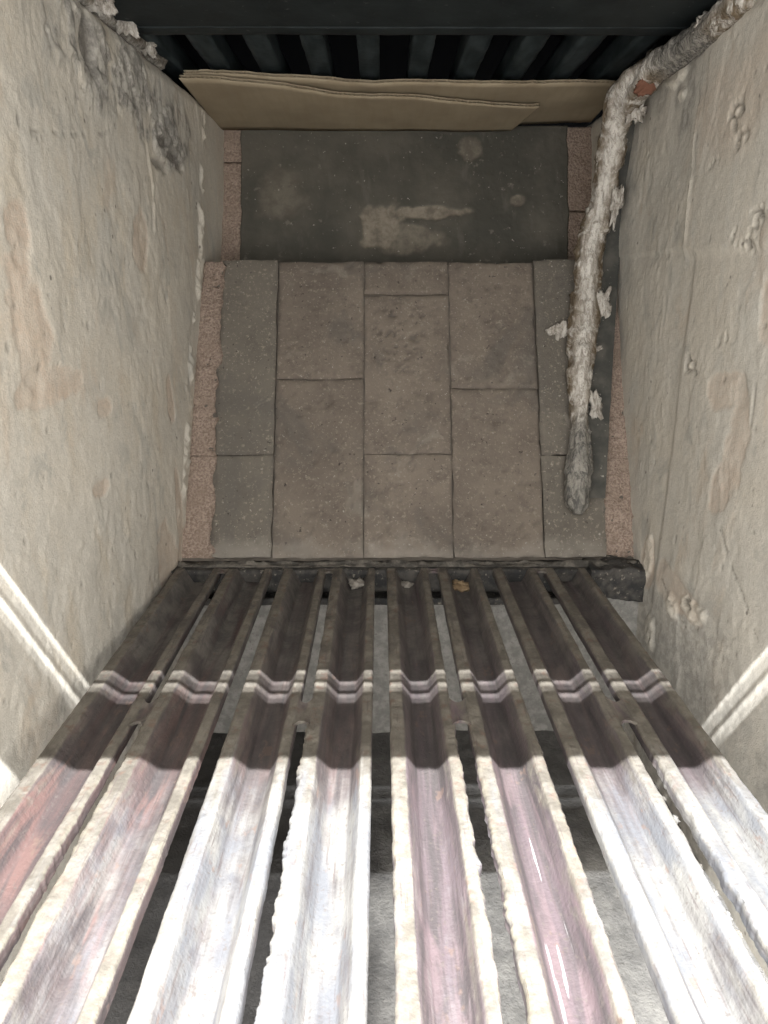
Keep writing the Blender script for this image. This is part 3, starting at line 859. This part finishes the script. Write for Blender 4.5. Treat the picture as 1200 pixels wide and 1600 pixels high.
v, f = rough_box(-1.05, 1.25, 2.590, 2.660, 1.798, 1.85, (60, 5, 5), 0.003, 14, 21)
part('header', v, f, M['iron'], grl, gr_b)
bar_me = None
for bx in np.arange(-0.80, 1.02, 0.190):
    if bar_me is None:
        v, f = rough_box(-0.038, 0.038, 2.66, 3.84, 1.812, 1.90, (5, 50, 5), 0.003, 16, 23)
        bar_me = mesh('bar', v - np.array([0, 3.1, 1.80]), f, M['iron_bar'])
    o = obj('bar', bar_me, grl, (bx - 0.1, 0, 0))
for nm, bb in (('flue_side', (-1.20, -1.16, 2.3, 3.95, 1.80, 2.6)), ('flue_side', (1.31, 1.35, 2.3, 3.95, 1.80, 2.6)), ('flue_back', (-1.2, 1.35, 3.96, 4.0, 0.9, 2.6)),
               ('flue_front', (-1.15, 1.30, 2.50, 2.56, 1.812, 2.6)), ('flue_blocker', (-1.2, 1.35, 2.3, 4.0, 2.61, 2.66))):  # unseen cap added to keep light from above out of the flue
    v, f = box(*bb)
    part(nm, v, f, M['flue'], grl, gr_b, smooth=False)

# ------------------------------------------------------------------ cardboard
def card(name, x0, x1fn, yfront, dz, seed, label, tilt=0.0, lift=None):
    sl_ = (1.765 - 1.70) / (2.97 - 3.607)
    nxx = 520; nyy = 12
    us = np.linspace(0, 1, nxx); ts = np.linspace(0, 1, nyy)
    U, T = np.meshgrid(us, ts, indexing='ij')
    x1f, x1b = x1fn
    xr = x1f + (x1b - x1f) * T
    Xc = x0 + 0.03 * T + (xr - x0 - 0.03 * T) * U
    yf = yfront(Xc) + 0.030 * (fbm(Xc * 5, Xc * 0 + seed, seed, 5, 0.65) - 0.5)
    Yc = yf + (3.60 - yf) * T
    Zc = 1.70 + dz + (Yc - 3.607) * sl_ + 0.016 * (fbm(Xc * 2.2, Yc * 2.2, 402, 3) - 0.5) + tilt * (Xc - 0.1)
    if lift is not None: Zc = Zc + lift(Xc, Yc)
    th = 0.0125
    base = (0.1, 3.3, 1.70)
    root = empty(name, base)
    tag(root, label, 'cardboard', 'cardboard sheets under the flue')
    torn = sstep(0.10, 0.02, T) * sstep(0.48, 0.56, fbm(Xc * 9, T * 6, seed + 5, 3))
    for nm, off in (('liner', 0.0), ('liner', th)):
        Pn = np.stack([Xc, Yc + (0.006 * (fbm(Xc * 30, T, seed + 8, 2) - 0.5) + (0.012 if off else 0)) * (1 - T), Zc + off], 2)
        V, F, n0 = slab(Pn, (0, 0, 0.0016), full=True)
        part(nm, V, F, M['card'], root, base, attrs=dict(torn=np.concatenate([torn.ravel() * 0.8, np.full(len(V) - n0, 0.6)])))
    Pf = np.stack([Xc, Yc + 0.014 * (1 - T), Zc + 0.0022 + (th - 0.0032) * (0.5 + 0.5 * np.sin(Xc * 2 * math.pi / 0.017))], 2)
    V, F, n0 = slab(Pf, (0, 0, 0.0010), full=True)
    part('fluting', V, F, M['card'], root, base, attrs=dict(torn=np.full(len(V), 0.5)))
card('cardboard_sheet', -0.752, (0.665, 0.600), lambda x: 3.00 + 0.20 * sstep(-0.75, 0.05, x) + 0.10 * sstep(0.0, 0.65, x), 0.0, 400,
     'lower tan cardboard sheet with a slanting end, wedged under the flue bars')
card('cardboard_sheet', -0.742, (0.955, 0.965), lambda x: 3.03 + 0.10 * sstep(-0.7, 0.0, x), 0.026, 430,
     'upper tan cardboard sheet reaching to the hanging fibre rope', lift=lambda x, y: 0.012 * sstep(0.6, 0.95, x) * sstep(3.3, 3.6, y))

# ------------------------------------------------------------------ dark board strip and fibre rope in the corner
def spline(pts, n):
    pts = np.array(pts, float)
    t = np.concatenate([[0], np.cumsum(np.linalg.norm(np.diff(pts, axis=0), axis=1))])
    u = np.linspace(0, t[-1], n)
    out = np.stack([np.interp(u, t, pts[:, i]) for i in range(3)], 1)
    for _ in range(int(n * 0.25)):      # relax the corners
        out[1:-1] = 0.25 * out[:-2] + 0.5 * out[1:-1] + 0.25 * out[2:]
    return out

pth = spline([(0.962, 3.02, 1.735), (0.958, 3.08, 1.45), (0.950, 3.10, 1.17), (0.905, 2.915, 0.76), (0.845, 2.665, 0.22)], 90)
wdt = np.linspace(-0.05, 0.042, 7)
tan_ = np.gradient(pth, axis=0); tan_ /= np.linalg.norm(tan_, axis=1)[:, None]
Pt = np.zeros((90, 7, 3))
for j, w_ in enumerate(wdt):
    Pt[:, j] = pth + np.array([1, 0, 0]) * (w_ + 0.004 * (fbm(np.arange(90) * 0.4, np.full(90, j), 31) - 0.5)[:, None])
V, F, _ = slab(Pt, (0, 0.014, -0.003), full=True)
tag(part('board_strip', V, F, M['strip'], base=(0.845, 2.665, 0.22), angle=40), 'dark narrow board strip leaning in the corner behind the fibre rope', 'strip')

def rope(name, pts, rad, seed, label, n=260, m=36, grey_tail=True):
    c = spline(pts, n)
    tg = np.gradient(c, axis=0); tg /= np.linalg.norm(tg, axis=1)[:, None]
    view = np.array([-0.15, -1.0, 0.25]); view = view / np.linalg.norm(view)
    sidev = np.cross(tg, view); sidev /= np.linalg.norm(sidev, axis=1)[:, None]
    fwd = np.cross(sidev, tg)
    th = np.linspace(0, 2 * math.pi, m, endpoint=False)
    I, T = np.meshgrid(np.arange(n), th, indexing='ij')
    s = I / (n - 1)
    L = np.sum(np.linalg.norm(np.diff(c, axis=0), axis=1))
    r = rad(s) * (1 + 0.8 * (fbm(s * L * 4.5, np.cos(T) * 1.2 + 4, seed, 3) - 0.5) + 0.42 * (fbm(s * L * 9, np.sin(T) * 3 + 7 + np.cos(T) * 4, seed + 4, 4, 0.62) - 0.5) + 0.22 * (fbm(s * L * 45, np.sin(T) * 6 + 9 + np.cos(T) * 5, seed + 14, 3) - 0.5))
    r = r * (1 - 0.16 * sstep(0.60, 0.66, fbm(s * L * 12, np.cos(T) + 2, seed + 8, 2)))
    P = c[I] + sidev[I] * (r * np.cos(T) * 1.0)[..., None] - fwd[I] * (r * np.sin(T) * 0.85)[..., None]
    stain = np.clip(np.abs(np.cos(T + 0.5 * (fbm(s * 8, s * 0, seed + 21) - 0.5))) ** 1.1 * 1.3 - 0.1, 0, 1)
    grey = sstep(0.80, 0.88, s) * 0.95 if grey_tail else 0 * s
    if not grey_tail: grey = 0.5 * sstep(0.45, 0.6, fbm(s * 9, np.cos(T) + 3, seed + 9))
    else: grey = np.maximum(grey, 0.9 * sstep(0.235, 0.17, s) * sstep(0.05, 0.10, s))
    V = P.reshape(-1, 3)
    F = []
    for i in range(n - 1):
        for j in range(m):
            F.append([i * m + j, i * m + (j + 1) % m, (i + 1) * m + (j + 1) % m, (i + 1) * m + j])
    F.append(list(range(m))[::-1]); F.append([(n - 1) * m + j for j in range(m)])
    return V, F, dict(stain=stain, grey=grey), P

rp_b = (0.78, 2.6, 0.16)
rp = empty('fibre_rope', rp_b)
tag(rp, 'frayed white and brown mineral fibre rope hanging down the corner over the bricks', 'insulation')
pts = [(1.00, 2.20, 1.765), (0.985, 2.45, 1.745), (0.962, 2.60, 1.738), (0.925, 2.75, 1.722), (0.888, 2.90, 1.675), (0.884, 3.0, 1.59), (0.884, 3.03, 1.468), (0.888, 3.04, 1.377),
       (0.868, 3.05, 1.259), (0.850, 3.045, 1.137), (0.845, 3.02, 1.02), (0.842, 2.99, 0.938), (0.806, 2.895, 0.741), (0.793, 2.786, 0.526), (0.788, 2.679, 0.317), (0.773, 2.612, 0.17)]
V, F, A, P = rope('rope', pts, lambda s: 0.056 - 0.006 * sstep(0.3, 0.15, s) - 0.012 * sstep(0.72, 0.80, s) + 0.012 * sstep(0.86, 0.95, s) - 0.035 * sstep(0.985, 1.0, s), 500, '')
part('rope', V, F, M['fibre'], rp, rp_b, attrs=A)
# loose flaps of fibre
def flap(pos, r, seed, stretch=(1, 1), tilt=0.0, mat='fibre', nm='flap', parent=rp, pb=rp_b):
    n_ = 16
    U, W = np.meshgrid(np.linspace(-1, 1, n_), np.linspace(-1, 1, n_), indexing='ij')
    k_ = np.sqrt(np.maximum(1 - 0.5 * W ** 2, 0)); k2_ = np.sqrt(np.maximum(1 - 0.5 * U ** 2, 0))
    A_ = U * k_; B_ = W * k2_
    rr = 1 + 1.5 * (fbm(A_ * 3 + 5, B_ * 2 + 5, seed, 4, 0.6) - 0.5)
    x = A_ * r * stretch[0] * rr; z = B_ * r * stretch[1] * rr
    ct, st_ = math.cos(tilt), math.sin(tilt)
    x, z = x * ct - z * st_, x * st_ + z * ct
    y = 0.5 * r * (fbm(A_ * 2.5, B_ * 2.5 + 9, seed + 3, 4) - 0.5) - 0.35 * r * (1 - np.maximum(np.abs(A_), np.abs(B_)))
    Pp = np.stack([pos[0] + x, pos[1] + y, pos[2] + z], 2)
    V, F, n0 = slab(Pp, (0, 0.012, 0), full=True)
    z0 = np.full(len(V), 0.0)
    return part(nm, V, F, M[mat], parent, pb, attrs=dict(stain=z0 + 0.25, grey=z0 + 0.15))
flap((0.735, 2.975, 0.850), 0.032, 41, (1.2, 1.0), 0.4)
flap((0.900, 2.985, 0.945), 0.052, 42, (0.8, 1.3), -0.2)
flap((0.858, 2.800, 0.565), 0.038, 43, (0.75, 1.5), 0.25)
flap((0.870, 2.905, 0.775), 0.018, 44, (1.4, 0.6), 0.3)
flap((0.925, 2.985, 1.33), 0.036, 45, (0.6, 2.0), -0.1)
flap((0.935, 2.87, 1.62), 0.036, 46, (1.1, 0.8), 0.5)
flap((0.990, 2.42, 1.760), 0.055, 47, (0.9, 0.7), 0.5)
# scrap of rusty tin caught in the fibre
flap((0.930, 2.73, 1.690), 0.045, 48, (1.3, 0.7), 0.6, mat='rust', nm='rusty_scrap')

wd_b = (-0.78, 2.6, 1.745)
wd = empty('fibre_wad', wd_b)
tag(wd, 'dirty mineral fibre squeezed between the hood and the scaly plaster wall', 'insulation')
V, F, A, P = rope('wad', [(-0.875, 1.95, 1.80), (-0.850, 2.25, 1.795), (-0.838, 2.5, 1.797), (-0.826, 2.75, 1.80), (-0.82, 2.98, 1.802)],
                  lambda s: 0.030 + 0.022 * (fbm(s * 14, s * 0, 9, 3) - 0.5), 540, '', n=140, m=28, grey_tail=False)
part('wad', V, F, M['fibre'], wd, wd_b, attrs=A)
flap((-0.815, 2.38, 1.800), 0.050, 61, (0.9, 0.6), -0.5, nm='flap', parent=wd, pb=wd_b)
flap((-0.805, 2.55, 1.795), 0.045, 62, (1.0, 0.6), -0.6, nm='flap', parent=wd, pb=wd_b)
flap((-0.797, 2.78, 1.800), 0.035, 63, (1.0, 0.6), -0.6, nm='flap', parent=wd, pb=wd_b)

# crumbly ash clinging along the slot of the ashy plate
rs = np.random.RandomState(8)
xs0 = (plates[3][0] + plates[3][1]) / 2 - SLOTS[3] / 2 + 0.004
for i in range(10):
    y = 0.72 + 0.56 * (i + rs.uniform(-0.4, 0.4)) / 10
    r_ = rs.uniform(0.004, 0.010)
    dk = i % 3 == 0
    lump(xs0 + rs.uniform(-0.006, 0.004), y, -0.010 + rs.uniform(-0.008, 0.002), r_, 700 + i, M['dust_dark'] if dk else M['crumb'],
         ('dark burnt crumb' if dk else 'pale crumb of ash') + ' clinging along the slot of the ashy plate',
         'dark crumbs in the slot' if dk else 'pale ash crumbs in the slot', 0.7)
